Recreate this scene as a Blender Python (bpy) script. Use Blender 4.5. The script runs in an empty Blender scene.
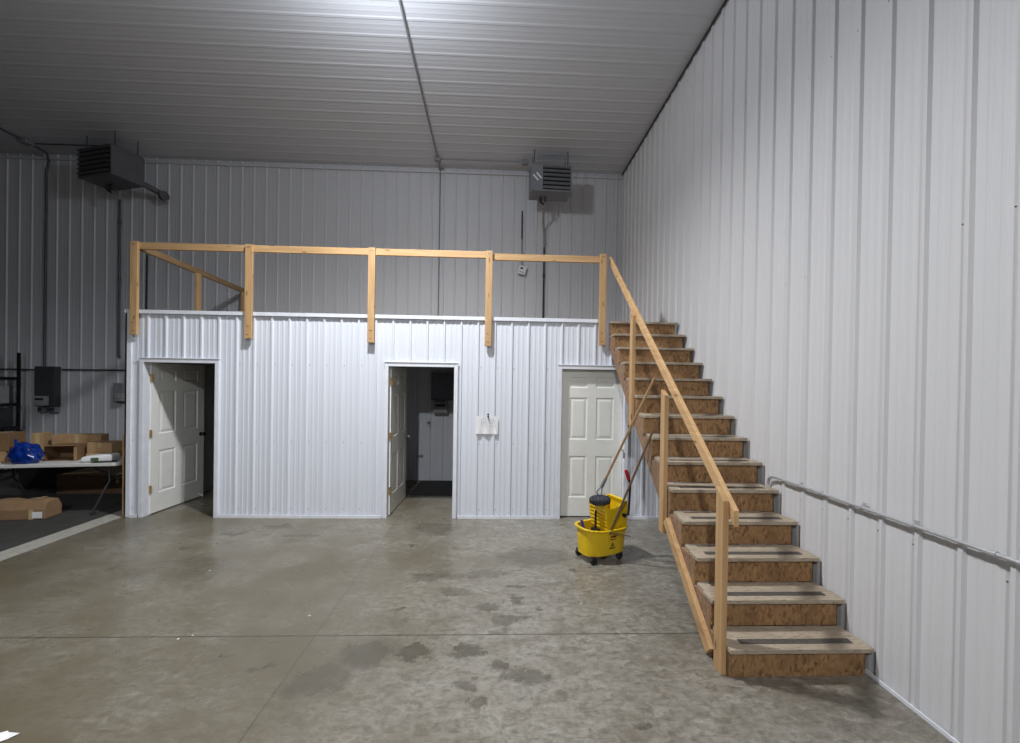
import bpy, math, random
from mathutils import Vector, Matrix, noise as mnoise
random.seed(7)
C = bpy.context.scene.collection
PI = math.pi

# ------------------------------------------------------------------ materials
def lin(c):
    c = c / 255.0
    return c / 12.92 if c <= 0.04045 else ((c + 0.055) / 1.055) ** 2.4
def rgb(r, g, b): return (lin(r), lin(g), lin(b), 1.0)

class NT:
    """small node-tree helper"""
    def __init__(s, name):
        s.m = bpy.data.materials.new(name); s.m.use_nodes = True
        s.t = s.m.node_tree; s.n = s.t.nodes
        s.b = s.n['Principled BSDF']
        s.co = s.n.new('ShaderNodeTexCoord').outputs['Object']
    def link(s, a, b): s.t.links.new(a, b)
    def setin(s, sock, v):
        if hasattr(v, 'is_linked') or hasattr(v, 'links'): s.link(v, sock)
        else: sock.default_value = v
    def math(s, op, a, b=0.0, c=0.0, clamp=False):
        n = s.n.new('ShaderNodeMath'); n.operation = op; n.use_clamp = clamp
        for i, v in enumerate((a, b, c)): s.setin(n.inputs[i], v)
        return n.outputs[0]
    def mapping(s, scale=(1,1,1), rot=(0,0,0), loc=(0,0,0), src=None):
        n = s.n.new('ShaderNodeMapping'); s.link(src or s.co, n.inputs['Vector'])
        n.inputs['Scale'].default_value = scale; n.inputs['Rotation'].default_value = rot; n.inputs['Location'].default_value = loc
        return n.outputs[0]
    def noise(s, scale, detail=4, rough=.55, vec=None, dist=0.0):
        n = s.n.new('ShaderNodeTexNoise'); s.link(vec or s.co, n.inputs['Vector'])
        n.inputs['Scale'].default_value = scale; n.inputs['Detail'].default_value = detail
        n.inputs['Roughness'].default_value = rough; n.inputs['Distortion'].default_value = dist
        return n
    def ramp(s, fac, stops):
        n = s.n.new('ShaderNodeValToRGB'); s.link(fac, n.inputs[0])
        e = n.color_ramp.elements
        while len(e) < len(stops): e.new(0.5)
        for el, (p, c) in zip(e, stops): el.position = p; el.color = c if len(c) == 4 else (*c, 1)
        return n.outputs[0]
    def mix(s, fac, a, b, mode='MIX'):
        n = s.n.new('ShaderNodeMix'); n.data_type = 'RGBA'; n.blend_type = mode
        s.setin(n.inputs[0], fac); s.setin(n.inputs[6], a); s.setin(n.inputs[7], b)
        return n.outputs[2]
    def bump(s, h, strength=.2, dist=.01):
        n = s.n.new('ShaderNodeBump'); n.inputs['Strength'].default_value = strength
        n.inputs['Distance'].default_value = dist; s.link(h, n.inputs['Height']); s.link(n.outputs[0], s.b.inputs['Normal'])
    def out(s, col=None, rough=None, metal=None):
        if col is not None: s.setin(s.b.inputs['Base Color'], col)
        if rough is not None: s.setin(s.b.inputs['Roughness'], rough)
        if metal is not None: s.setin(s.b.inputs['Metallic'], metal)
        return s.m

def plain(name, col, rough=.5, metal=0.0, var=.12, scale=9.0):
    t = NT(name)
    n = t.noise(scale, 3)
    dk = tuple(c * (1 - var) for c in col[:3]) + (1,)
    lt = tuple(min(1, c * (1 + var)) for c in col[:3]) + (1,)
    return t.out(t.ramp(n.outputs[0], [(.3, dk), (.7, lt)]), rough, metal)

def panel_paint(name, col, rough=.42, streak=(60, 60, 1.2)):
    t = NT(name)
    n1 = t.noise(1.0, 4, .6, t.mapping(streak))
    n2 = t.noise(1.3, 3)
    n3 = t.noise(70, 2, .5)
    dk = tuple(c * .90 for c in col[:3]) + (1,)
    c1 = t.mix(t.math('MULTIPLY', n1.outputs[0], .55), col, dk)
    sp = t.ramp(n3.outputs[0], [(.72, (0, 0, 0)), (.78, (1, 1, 1))])
    c2 = t.mix(t.math('MULTIPLY', t.math('MULTIPLY', sp, n2.outputs[0]), .18), c1, rgb(150, 148, 140))
    return t.out(c2, rough)

def pine(name, axis, tone=1.0):
    t = NT(name)
    sc = [26, 26, 26]; sc[axis] = 1.4
    n = t.noise(1.0, 5, .6, t.mapping(tuple(sc)), .6)
    v = t.n.new('ShaderNodeTexVoronoi'); v.inputs['Scale'].default_value = 1.0
    ks = [11, 11, 11]; ks[axis] = 3.3
    t.link(t.mapping(tuple(ks)), v.inputs['Vector'])
    knot = t.ramp(v.outputs['Distance'], [(.07, (1, 1, 1)), (.15, (0, 0, 0))])
    a, b = rgb(170 * tone, 134 * tone, 90 * tone), rgb(206 * tone, 172 * tone, 126 * tone)
    big = t.noise(2.1, 2)
    c = t.ramp(n.outputs[0], [(.3, a), (.68, b)])
    c = t.mix(t.math('MULTIPLY', big.outputs[0], .45), c, rgb(182 * tone, 140 * tone, 96 * tone))
    c = t.mix(t.math('MULTIPLY', knot, .75), c, rgb(104, 66, 34))
    t.bump(n.outputs[0], .12, .004)
    return t.out(c, .62)

def osb(name, dark, mid, light, sc=(30, 30, 12)):
    t = NT(name)
    v = t.n.new('ShaderNodeTexVoronoi'); v.inputs['Scale'].default_value = 1.0
    d = t.noise(5, 3)
    vec = t.n.new('ShaderNodeVectorMath'); vec.operation = 'ADD'
    sm = t.n.new('ShaderNodeVectorMath'); sm.operation = 'SCALE'; sm.inputs['Scale'].default_value = 1.6
    t.link(d.outputs['Color'], sm.inputs[0]); t.link(t.mapping(sc, (.3, .5, .6)), vec.inputs[0]); t.link(sm.outputs[0], vec.inputs[1])
    t.link(vec.outputs[0], v.inputs['Vector'])
    sep = t.n.new('ShaderNodeSeparateColor'); t.link(v.outputs['Color'], sep.inputs[0])
    c = t.ramp(sep.outputs[0], [(.0, dark), (.22, mid), (.75, light), (1.0, mid)])
    n2 = t.noise(3.2, 4)
    c = t.mix(t.ramp(n2.outputs[0], [(.45, (0, 0, 0)), (.75, (.65, .65, .65))]), c, dark)
    t.bump(sep.outputs[0], .25, .004)
    return t.out(c, .72)

def floor_tone():
    t = NT('sealed_concrete')
    big = t.noise(.55, 5, .6, None, .4)
    med = t.noise(2.6, 6, .65, t.mapping((1, 1.7, 1), (0, 0, .35)), .7)
    fine = t.noise(22, 4, .7)
    c = t.ramp(big.outputs[0], [(.30, rgb(122, 116, 106)), (.5, rgb(142, 138, 129)), (.72, rgb(158, 155, 147))])
    c = t.mix(t.ramp(med.outputs[0], [(.42, (0, 0, 0)), (.70, (.6, .6, .6))]), c, rgb(104, 95, 80))
    c = t.mix(t.ramp(med.outputs[0], [(.22, (.5, .5, .5)), (.40, (0, 0, 0))]), c, rgb(166, 165, 157))
    c = t.mix(t.ramp(fine.outputs[0], [(.44, (0, 0, 0)), (.64, (.50, .50, .50))]), c, rgb(84, 80, 72))
    fl = t.noise(9, 6, .72, t.mapping((1, 2.2, 1), (0, 0, .5)), 1.0)
    c = t.mix(t.ramp(fl.outputs[0], [(.50, (0, 0, 0)), (.64, (.62, .62, .62))]), c, rgb(88, 81, 68))
    c = t.mix(t.ramp(fl.outputs[0], [(.33, (.48, .48, .48)), (.46, (0, 0, 0))]), c, rgb(168, 165, 156))
    # olive and brown worn zones toward the left side
    sx = t.n.new('ShaderNodeSeparateXYZ'); t.link(t.co, sx.inputs[0])
    zone = t.noise(.9, 3)
    lf = t.n.new('ShaderNodeMapRange'); lf.interpolation_type = 'SMOOTHSTEP'
    t.link(sx.outputs[0], lf.inputs[0]); lf.inputs[1].default_value = .9; lf.inputs[2].default_value = -1.8
    c = t.mix(t.math('MULTIPLY', lf.outputs[0], t.ramp(zone.outputs[0], [(.36, (.3, .3, .3)), (.62, (1, 1, 1))])), c, rgb(96, 89, 72))
    # water marks and oil spots, each with its own outline
    warp = t.noise(4.2, 6, .7)
    w = t.n.new('ShaderNodeVectorMath'); w.operation = 'MULTIPLY_ADD'
    t.link(warp.outputs['Color'], w.inputs[0]); w.inputs[1].default_value = (.40, .40, 0); t.link(t.co, w.inputs[2])
    acc = None
    for (x, y, rx, ry, k) in STAINS:
        mp = t.n.new('ShaderNodeMapping'); t.link(w.outputs[0], mp.inputs['Vector'])
        mp.vector_type = 'TEXTURE'
        mp.inputs['Location'].default_value = (x + .31, y + .17, 0); mp.inputs['Scale'].default_value = (rx, ry, 1)
        ln = t.n.new('ShaderNodeVectorMath'); ln.operation = 'LENGTH'; t.link(mp.outputs[0], ln.inputs[0])
        r = t.n.new('ShaderNodeMapRange'); r.interpolation_type = 'SMOOTHSTEP'
        t.link(ln.outputs['Value'], r.inputs[0])
        r.inputs[1].default_value = 1.2; r.inputs[2].default_value = .62; r.inputs[4].default_value = min(1, k * 1.2)
        acc = r.outputs[0] if acc is None else t.math('MAXIMUM', acc, r.outputs[0])
    c = t.mix(acc, c, rgb(74, 69, 58))
    # dots of oil
    v = t.n.new('ShaderNodeTexVoronoi'); v.inputs['Scale'].default_value = 2.6; t.link(w.outputs[0], v.inputs['Vector'])
    dots = t.ramp(v.outputs['Distance'], [(.04, (.7, .7, .7)), (.11, (0, 0, 0))])
    c = t.mix(dots, c, rgb(66, 62, 54))
    # sawn control joints
    j1 = t.math('LESS_THAN', t.math('ABSOLUTE', t.math('ADD', t.math('ADD', sx.outputs[0], 1.32), t.math('MULTIPLY', t.math('SUBTRACT', sx.outputs[1], 3.5), .008))), .006)
    j2 = t.math('LESS_THAN', t.math('ABSOLUTE', t.math('SUBTRACT', sx.outputs[1], 3.01)), .006)
    j = t.math('MAXIMUM', t.math('MULTIPLY', j1, .55), j2)
    c = t.mix(t.math('MULTIPLY', j, .8), c, rgb(62, 58, 50))
    r = t.math('ADD', t.math('MULTIPLY', med.outputs[0], .30), .15)
    r = t.math('SUBTRACT', r, t.math('MULTIPLY', acc, .10))
    t.b.inputs['Specular IOR Level'].default_value = .5
    t.bump(fine.outputs[0], .05, .004)
    return t.out(c, r)

STAINS = [(-.98,2.83,.20,.16,.55),(-1.18,2.60,.20,.15,.45),(-.67,2.86,.14,.06,.6),(-.30,2.88,.11,.08,.7),(-.09,2.70,.075,.06,.6),
          (-.20,3.38,.14,.07,.5),(.06,3.24,.11,.06,.55),(-.06,3.20,.09,.10,.5),(.07,3.50,.05,.07,.6),(.28,4.38,.45,.22,.40),
          (-.30,2.58,.07,.05,.5),(.08,2.60,.15,.08,.5),(-.22,2.42,.06,.06,.5),(-3.25,5.02,.16,.07,.5),(-2.85,5.25,.2,.07,.45),
          (-2.45,4.95,.25,.07,.4),(-.9,5.2,.3,.22,.40),(-.72,3.95,.24,.12,.35),(-.45,3.65,.16,.08,.4),(.66,4.05,.06,.05,.6),
          (1.18,4.58,.34,.2,.35),(-.02,3.06,.05,.04,.4),(-3.2,4.1,.5,.3,.28),(-.25,4.0,.3,.1,.4),(.1,3.72,.06,.05,.55)]

M = {}
M['wall_white'] = panel_paint('white_ribbed_steel', rgb(220, 224, 233), .5)
M['right_white'] = panel_paint('right_wall_steel', rgb(214, 214, 216), .58)
M['ceil_white'] = panel_paint('ceiling_steel', rgb(206, 209, 216), .5, (1.2, 60, 60))
M['back_white'] = panel_paint('back_wall_steel', rgb(206, 208, 213), .5)
M['trim_white'] = plain('white_trim_paint', rgb(224, 227, 234), .4, 0, .05)
M['screw'] = plain('screw_head', rgb(112, 110, 106), .45, .6)
M['floor'] = floor_tone()
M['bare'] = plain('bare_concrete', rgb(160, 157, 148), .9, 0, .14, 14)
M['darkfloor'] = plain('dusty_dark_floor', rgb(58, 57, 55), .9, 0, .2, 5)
M['pine_x'] = pine('pine_across', 0); M['pine_y'] = pine('pine_along', 1); M['pine_z'] = pine('pine_upright', 2)
M['pine_rail'] = pine('pine_handrail', 1, 1.06)
M['pine_dim'] = pine('pine_shaded', 1, .78)  # darker pine copy, weaker light toward the back put into the tone
M['osb'] = osb('osb_riser', rgb(104, 76, 49), rgb(138, 103, 67), rgb(164, 127, 86), (60, 60, 30))
M['osb_side'] = osb('osb_side', rgb(112, 86, 66), rgb(140, 110, 86), rgb(154, 124, 98), (60, 60, 30))
M['tread'] = osb('tread_plywood', rgb(142, 128, 110), rgb(162, 148, 129), rgb(176, 162, 143), (26, 110, 110))
M['grip'] = plain('grip_strip_grit', rgb(80, 74, 68), .95, 0, .25, 60)
M['stringer_dark'] = plain('stringer_lumber', rgb(94, 82, 72), .8, 0, .2, 20)
M['door'] = plain('door_paint', rgb(232, 232, 227), .38, 0, .03)
M['brass'] = plain('hinge_brass', rgb(178, 150, 98), .35, .8)
M['chrome'] = plain('satin_metal', rgb(170, 170, 168), .3, .9)
M['galv'] = plain('galvanised_conduit', rgb(186, 188, 190), .35, .35, .10, 30)
M['grey_paint'] = plain('grey_enamel', rgb(136, 138, 142), .5)
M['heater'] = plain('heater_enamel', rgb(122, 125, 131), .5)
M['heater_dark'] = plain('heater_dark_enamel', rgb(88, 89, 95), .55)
M['black'] = plain('black_plastic', rgb(26, 26, 28), .5)
M['void'] = plain('louver_inside', rgb(22, 22, 24), .9)
M['pipe_dark'] = plain('dark_pipe', rgb(58, 58, 60), .5, .3)
M['beige_pipe'] = plain('pale_pipe', rgb(150, 146, 132), .5)
M['panel_blue'] = plain('breaker_panel_enamel', rgb(104, 110, 126), .5)
M['panel_dark'] = plain('electrical_panel_enamel', rgb(60, 64, 68), .5)
M['device'] = plain('device_grey', rgb(150, 152, 152), .5)
M['yellow'] = plain('yellow_plastic', rgb(226, 190, 22), .35, 0, .06, 6)
M['mop'] = plain('mop_yarn', rgb(64, 65, 74), .95, 0, .35, 60)
M['red'] = plain('red_grip', rgb(186, 28, 36), .5)
M['logo_red'] = plain('red_print', rgb(120, 30, 14), .6)
M['purple'] = plain('purple_plastic', rgb(60, 44, 120), .5)
M['mophandle'] = pine('mop_handle_wood', 2, .86)
M['darkwood'] = pine('dark_stick_wood', 2, .58)
M['card'] = plain('cardboard', rgb(168, 138, 102), .85, 0, .10, 8)
M['card_dark'] = plain('cardboard_brown', rgb(122, 94, 66), .85, 0, .12, 8)
M['card_floor'] = plain('cardboard_package', rgb(142, 114, 84), .85, 0, .12, 8)
M['card_old'] = plain('cardboard_dusty_brown', rgb(104, 82, 62), .9, 0, .15, 6)
M['tape'] = plain('packing_tape', rgb(190, 170, 130), .25)
M['paper'] = plain('white_paper', rgb(230, 230, 233), .7, 0, .03)
M['crumb'] = plain('pale_crumb', rgb(190, 190, 186), .8, 0, .05)
M['ink'] = plain('pencil_ink', rgb(150, 150, 160), .8)
M['blue'] = plain('blue_plastic_bag', rgb(6, 42, 120), .2, 0, .4, 14)
M['table_top'] = plain('table_plastic', rgb(206, 206, 203), .5, 0, .04)
M['table_leg'] = plain('table_steel', rgb(74, 74, 76), .4, .6)
M['rubber'] = plain('black_rubber', rgb(34, 34, 36), .8)
M['roomdark'] = plain('bounce_cutting_dark', rgb(58, 56, 54), .9)  # dark colour cuts bounced light and keeps the left room dim
M['green'] = plain('green_print', rgb(70, 96, 54), .6)
M['deck'] = plain('deck_plywood', rgb(150, 126, 94), .8)
def emit(name, col, s):
    m = bpy.data.materials.new(name); m.use_nodes = True
    b = m.node_tree.nodes['Principled BSDF']
    b.inputs['Base Color'].default_value = col; b.inputs['Emission Color'].default_value = col; b.inputs['Emission Strength'].default_value = s
    return m
M['lens'] = emit('lamp_lens', (.93, .96, 1, 1), 14)

# ------------------------------------------------------------------ mesh helpers
class MB:
    def __init__(s): s.v = []; s.f = []; s.mi = []; s.cur = 0
    def add(s, vs, fs):
        o = len(s.v); s.v += [Vector(p) for p in vs]
        for f in fs: s.f.append([i + o for i in f]); s.mi.append(s.cur)
        return s
    def box(s, x0, x1, y0, y1, z0, z1, mat=None):
        vs = [Vector((x, y, z)) for x in (x0, x1) for y in (y0, y1) for z in (z0, z1)]
        if mat: vs = [mat @ p for p in vs]
        return s.add(vs, [(0,1,3,2),(4,6,7,5),(0,4,5,1),(2,3,7,6),(0,2,6,4),(1,5,7,3)])
    def bar(s, p, q, w, h, up=(0,0,1)):
        """rectangular bar from p to q; w across, h along up"""
        p, q = Vector(p), Vector(q); d = (q - p); L = d.length; d.normalize()
        u = Vector(up); x = d.cross(u).normalized(); u = x.cross(d).normalized()
        vs = [b + x * (sx * w / 2) + u * (su * h / 2) for b in (p, q) for sx in (-1, 1) for su in (-1, 1)]
        return s.add(vs, [(0,1,3,2),(4,6,7,5),(0,4,5,1),(2,3,7,6),(0,2,6,4),(1,5,7,3)])
    def prism(s, poly, axis, a, b):
        """polygon (two coordinates) extruded along axis from a to b"""
        n = len(poly)
        def P(c, t):
            l = list(c); l.insert(axis, t); return l
        vs = [P(c, a) for c in poly] + [P(c, b) for c in poly]
        fs = [list(range(n))[::-1], list(range(n, 2 * n))] + [(i, (i + 1) % n, n + (i + 1) % n, n + i) for i in range(n)]
        return s.add(vs, fs)
    def tube(s, pts, r, n=10, caps=True):
        pts = [Vector(p) for p in pts]; rs = r if isinstance(r, (list, tuple)) else [r] * len(pts)
        rings = []; x = None
        for i, p in enumerate(pts):
            d = (pts[min(i + 1, len(pts) - 1)] - pts[max(i - 1, 0)]).normalized()
            if x is None:
                x = d.orthogonal().normalized()
            else:
                x = (x - d * x.dot(d)).normalized()
            y = d.cross(x)
            rings.append([p + (x * math.cos(2 * PI * k / n) + y * math.sin(2 * PI * k / n)) * rs[i] for k in range(n)])
        vs = [v for rg in rings for v in rg]; fs = []
        for i in range(len(pts) - 1):
            for k in range(n): fs.append((i*n+k, i*n+(k+1)%n, (i+1)*n+(k+1)%n, (i+1)*n+k))
        if caps: fs += [list(range(n))[::-1], [(len(pts)-1)*n + k for k in range(n)]]
        return s.add(vs, fs)
    def loft(s, rings, cap0=True, cap1=True):
        n = len(rings[0]); vs = [v for r in rings for v in r]; fs = []
        for i in range(len(rings) - 1):
            for k in range(n): fs.append((i*n+k, i*n+(k+1)%n, (i+1)*n+(k+1)%n, (i+1)*n+k))
        if cap0: fs.append(list(range(n))[::-1])
        if cap1: fs.append([(len(rings)-1)*n + k for k in range(n)])
        return s.add(vs, fs)
    def lathe(s, prof, center=(0,0,0), n=24, axis=2):
        rings = []
        for r, h in prof:
            ring = []
            for k in range(n):
                a = 2 * PI * k / n; p = [r * math.cos(a), r * math.sin(a)]; p.insert(axis, h)
                ring.append(Vector(p) + Vector(center))
            rings.append(ring)
        return s.loft(rings)
    def build(s, name, mat, parent=None, local=False, bevel=0, smooth=False, segs=2):
        me = bpy.data.meshes.new(name)
        vs = s.v
        if parent is not None and not local:
            mi = parent_matrix(parent).inverted(); vs = [mi @ v for v in vs]
        me.from_pydata([tuple(v) for v in vs], [], s.f)
        for m in (mat if isinstance(mat, (list, tuple)) else [mat]): me.materials.append(m)
        if any(s.mi): me.polygons.foreach_set('material_index', s.mi)
        import bmesh
        bm = bmesh.new(); bm.from_mesh(me); bmesh.ops.recalc_face_normals(bm, faces=bm.faces); bm.to_mesh(me); bm.free()
        if smooth: me.polygons.foreach_set('use_smooth', [True] * len(me.polygons))
        me.update()
        o = bpy.data.objects.new(name, me); C.objects.link(o)
        if parent is not None: o.parent = parent
        if bevel:
            b = o.modifiers.new('bevel', 'BEVEL'); b.width = bevel; b.segments = segs; b.limit_method = 'ANGLE'; b.angle_limit = math.radians(40)
        if smooth == 'auto' or smooth is True:
            try: me.set_sharp_from_angle(angle=math.radians(42))
            except Exception: pass
        return o
def parent_matrix(o):
    m = Matrix.Translation(o.location) @ o.rotation_euler.to_matrix().to_4x4()
    return parent_matrix(o.parent) @ m if o.parent else m

def tag(o, label=None, cat=None, group=None, kind=None):
    for k, v in (('label', label), ('category', cat), ('group', group), ('kind', kind)):
        if v: o[k] = v
    return o
def thing(name, label, cat, loc=(0,0,0), rz=0, group=None, kind=None):
    o = bpy.data.objects.new(name, None); C.objects.link(o)
    o.empty_display_size = .1
    o.location = loc; o.rotation_euler = (0, 0, rz)
    return tag(o, label, cat, group, kind)
def struct(mb, name, mat, **k):
    return tag(mb.build(name, mat, **k), kind='structure')

# ------------------------------------------------------------------ dimensions
ZF, ZB, XW, HC, HL = 5.568, 8.305, 2.455, 6.145, 2.712      # loft face, back wall, right wall, ceiling, loft floor
XA = -4.893                                                 # loft's left corner
XFAR, YREAR = -14.0, -9.0
RISE, RUN, Y0 = HL / 14, .2290, 2.535

def rib_profile(a, b, pitch, phase, extra=(), mh=.003, rib=(.020, .010, .019)):
    """(u, height) breakpoints of a ribbed steel panel: one tall rib per pitch and two small ones between"""
    pts = []
    k0 = int(math.floor((a - phase) / pitch)) - 1; k1 = int(math.ceil((b - phase) / pitch)) + 1
    for k in range(k0, k1 + 1):
        u = phase + k * pitch
        for du, h in ((-rib[0], 0), (-rib[1], rib[2]), (rib[1], rib[2]), (rib[0], 0)): pts.append((u + du, h))
        for f in (.36, .64):
            c = u + f * pitch
            for du, h in ((-.016, 0), (-.009, mh), (.009, mh), (.016, 0)): pts.append((c + du, h))
    pts.sort()
    def H(u):
        for (u0, h0), (u1, h1) in zip(pts, pts[1:]):
            if u0 <= u <= u1: return h0 + (h1 - h0) * (u - u0) / max(1e-9, u1 - u0)
        return 0
    us = sorted(set([a, b] + [p[0] for p in pts if a < p[0] < b] + [e for e in extra if a < e < b]))
    return [(u, H(u)) for u in us]

def ribbed(a, b, z0, z1, pitch, phase, put, openings=(), mh=.003, rib=(.020, .010, .019)):
    """put(u, h, z) -> point. openings: (u0, u1, head)"""
    ex = [e for o in openings for e in o[:2]]
    pr = rib_profile(a, b, pitch, phase, ex, mh, rib); mb = MB()
    for (u0, h0), (u1, h1) in zip(pr, pr[1:]):
        m = (u0 + u1) / 2; zb = z0
        for o in openings:
            if o[0] < m < o[1]: zb = o[2]
        mb.add([put(u0, h0, zb), put(u1, h1, zb), put(u1, h1, z1), put(u0, h0, z1)], [(0, 1, 2, 3)])
    return mb

# ------------------------------------------------------------------ room shell
mb = MB(); mb.box(-4.955, XW + .12, YREAR, ZB + .12, -.15, 0)
struct(mb, 'floor', M['floor'])
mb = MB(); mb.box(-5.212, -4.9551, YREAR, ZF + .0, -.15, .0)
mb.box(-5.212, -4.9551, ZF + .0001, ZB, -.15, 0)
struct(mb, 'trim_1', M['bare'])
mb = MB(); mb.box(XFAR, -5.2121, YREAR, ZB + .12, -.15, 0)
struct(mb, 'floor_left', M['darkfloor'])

# ceiling panels, ribs running across
mb = ribbed(YREAR, ZB, XFAR, XW, .25, 4.905, lambda u, h, z: (z, u, HC - h), (), .001, (.030, .014, .005))
mb.box(XFAR, XW, YREAR, ZB, HC + .03, HC + .15)
struct(mb, 'ceiling', M['ceil_white'])
# back wall
mb = ribbed(XFAR, XW, 0, HC, .2345, -9.617, lambda u, h, z: (u, ZB - h, z), (), .0015)
mb.box(XFAR, XW, ZB + .02, ZB + .12, 0, HC)
struct(mb, 'wall_back', M['back_white'])
# right wall, with its rows of screws
mb = ribbed(YREAR, ZB, 0, HC, .2240, 3.849, lambda u, h, z: (XW - h, u, z), (), .0018, (.020, .010, .0205))
mb.box(XW + .02, XW + .12, YREAR, ZB, 0, HC)
mb.cur = 1
k0 = -22
for zr in (.16, .95, 2.75, 4.35):
    for k in range(k0, 20):
        u = 3.849 + k * .224 + .036
        if u > ZB - .05 or random.random() < .3: continue
        mb.lathe([(.004, 0), (.004, .003), (.002, .004)], (0, 0, 0), 6, 0)
        for i in range(18): mb.v[-1 - i] = Vector((XW - mb.v[-1 - i].x, mb.v[-1 - i].y + u, mb.v[-1 - i].z + zr))
struct(mb, 'wall_right', [M['right_white'], M['screw']])
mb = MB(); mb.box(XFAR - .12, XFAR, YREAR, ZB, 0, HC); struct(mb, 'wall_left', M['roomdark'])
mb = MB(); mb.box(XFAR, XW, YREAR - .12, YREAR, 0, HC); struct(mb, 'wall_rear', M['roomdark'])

# loft front wall with three doorways
OPEN = [(-4.68, -3.765, 2.05), (-1.494, -.615, 2.05), (.850, 1.722, 2.05)]
cut = [(a - .02, b + .02, h + .02) for a, b, h in OPEN]
mb = ribbed(XA, XW - .02, 0.0, HL, .2286, -3.728, lambda u, h, z: (u, ZF - h, z), cut, .0035)
xs = [XA] + [e for c in cut for e in c[:2]] + [XW - .02]
for i in range(0, len(xs), 2): mb.box(xs[i], xs[i + 1], ZF + .012, ZF + .115, 0.0, HL - .2)
for a, b, h in cut: mb.box(a, b, ZF + .012, ZF + .115, h, HL - .2)
mb.cur = 1
for zr in (1.02, .12, 2.05):
    for k in range(-6, 28):
        u = -3.728 + k * .2286 + .04
        if any(a - .12 < u < b + .12 for a, b, h in cut) or u > 2.3 or u < XA + .05: continue
        mb.box(u - .004, u + .004, ZF - .005, ZF - .0005, zr - .004, zr + .004)
struct(mb, 'wall_front', [M['wall_white'], M['screw']])
# loft side wall, partition walls and room backs
mb = MB(); mb.box(XA, XA + .11, ZF + .116, ZB - .03, 0, HL - .2); struct(mb, 'wall_side', M['wall_white'])
mb = MB(); mb.box(-3.2, -3.09, ZF + .116, 7.649, 0, HL - .2); mb.box(.30, .41, ZF + .116, 7.649, 0, HL - .2)
struct(mb, 'wall_partition', M['back_white'])
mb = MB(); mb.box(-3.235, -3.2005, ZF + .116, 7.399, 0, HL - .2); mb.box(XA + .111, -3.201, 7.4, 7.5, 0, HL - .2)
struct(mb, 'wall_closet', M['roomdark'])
mb = ribbed(-3.08, .29, 0, HL - .2, .2286, -1.28, lambda u, h, z: (u, 7.65 - h, z))
mb.box(-3.08, .29, 7.66, 7.74, 0, HL - .2)
struct(mb, 'wall_room', M['wall_white'])
mb = MB(); mb.box(XA + .0, 1.47, ZF + .02, ZB - .03, HL - .198, HL - .03)
mb.box(1.47, XW - .03, ZF + .045, ZB - .03, HL - .198, HL - .03)
struct(mb, 'floor_loft', M['deck'])
# trims
mb = MB(); mb.box(XA - .03, 1.335, ZF - .035, ZF + .06, HL, HL + .028); mb.box(XA - .03, 1.335, ZF - .035, ZF - .031, HL - .02, HL)
struct(mb, 'trim_2', M['trim_white'])
mb = MB(); mb.box(XA - .03, XA + .05, ZF - .026, ZF - .001, 0.002, HL - .001); mb.box(XA - .03, XA - .002, ZF - .026, ZF + .09, 0.002, HL - .001)
struct(mb, 'trim_3', M['trim_white'], bevel=.004)
mb = MB()
cs = [XA + .05] + [e for c in cut for e in (c[0] - .05, c[1] + .05)] + [XW - .03]
for i in range(0, len(cs), 2): mb.box(cs[i], cs[i + 1], ZF - .032, ZF - .0195, 0.0005, .04)
struct(mb, 'baseboard_front', M['trim_white'])
mb = MB(); mb.box(XW - .03, XW - .0195, YREAR + .1, ZF - .05, .0005, .022); struct(mb, 'baseboard_right', M['trim_white'])
mb = MB(); mb.box(XW - .034, XW - .0195, YREAR + .1, ZB - .05, HC - .055, HC - .025)
struct(mb, 'trim_4', M['pipe_dark'])
mb = MB(); mb.box(XFAR + .02, XW - .05, ZB - .05, ZB - .0195, HC - .11, HC - .075); struct(mb, 'trim_5', M['back_white'])

# ------------------------------------------------------------------ doors
def leaf_mesh(w, h, th):
    """six-panel door leaf in its own frame: x 0..w, y 0..th (front at y=0), z 0..h"""
    mb = MB()
    xs = [0, .115, w / 2 - .052, w / 2 + .052, w - .115, w]
    zs = [0, .25, .845, 1.055, 1.655, 1.775, 1.94, h]
    for side in (0, 1):
        yf = 0 if side == 0 else th; sg = 1 if side == 0 else -1
        for i in range(5):
            for j in range(7):
                x0, x1, z0, z1 = xs[i], xs[i+1], zs[j], zs[j+1]
                if i in (1, 3) and j in (1, 3, 5):
                    prev = None
                    for ins, dep in ((0, 0), (.008, .0), (.020, .010), (.034, .010), (.060, .003)):
                        ring = [(x0+ins, yf+sg*dep, z0+ins), (x1-ins, yf+sg*dep, z0+ins), (x1-ins, yf+sg*dep, z1-ins), (x0+ins, yf+sg*dep, z1-ins)]
                        if prev:
                            for k in range(4): mb.add([prev[k], prev[(k+1)%4], ring[(k+1)%4], ring[k]], [(0,1,2,3)])
                        prev = ring
                    mb.add(prev, [(0,1,2,3)])
                else:
                    mb.add([(x0,yf,z0),(x1,yf,z0),(x1,yf,z1),(x0,yf,z1)], [(0,1,2,3)])
    mb.add([(0,0,0),(0,th,0),(0,th,h),(0,0,h)], [(0,1,2,3)]); mb.add([(w,0,0),(w,th,0),(w,th,h),(w,0,h)], [(0,1,2,3)])
    mb.add([(0,0,0),(w,0,0),(w,th,0),(0,th,0)], [(0,1,2,3)]); mb.add([(0,0,h),(w,0,h),(w,th,h),(0,th,h)], [(0,1,2,3)])
    return mb

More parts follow.
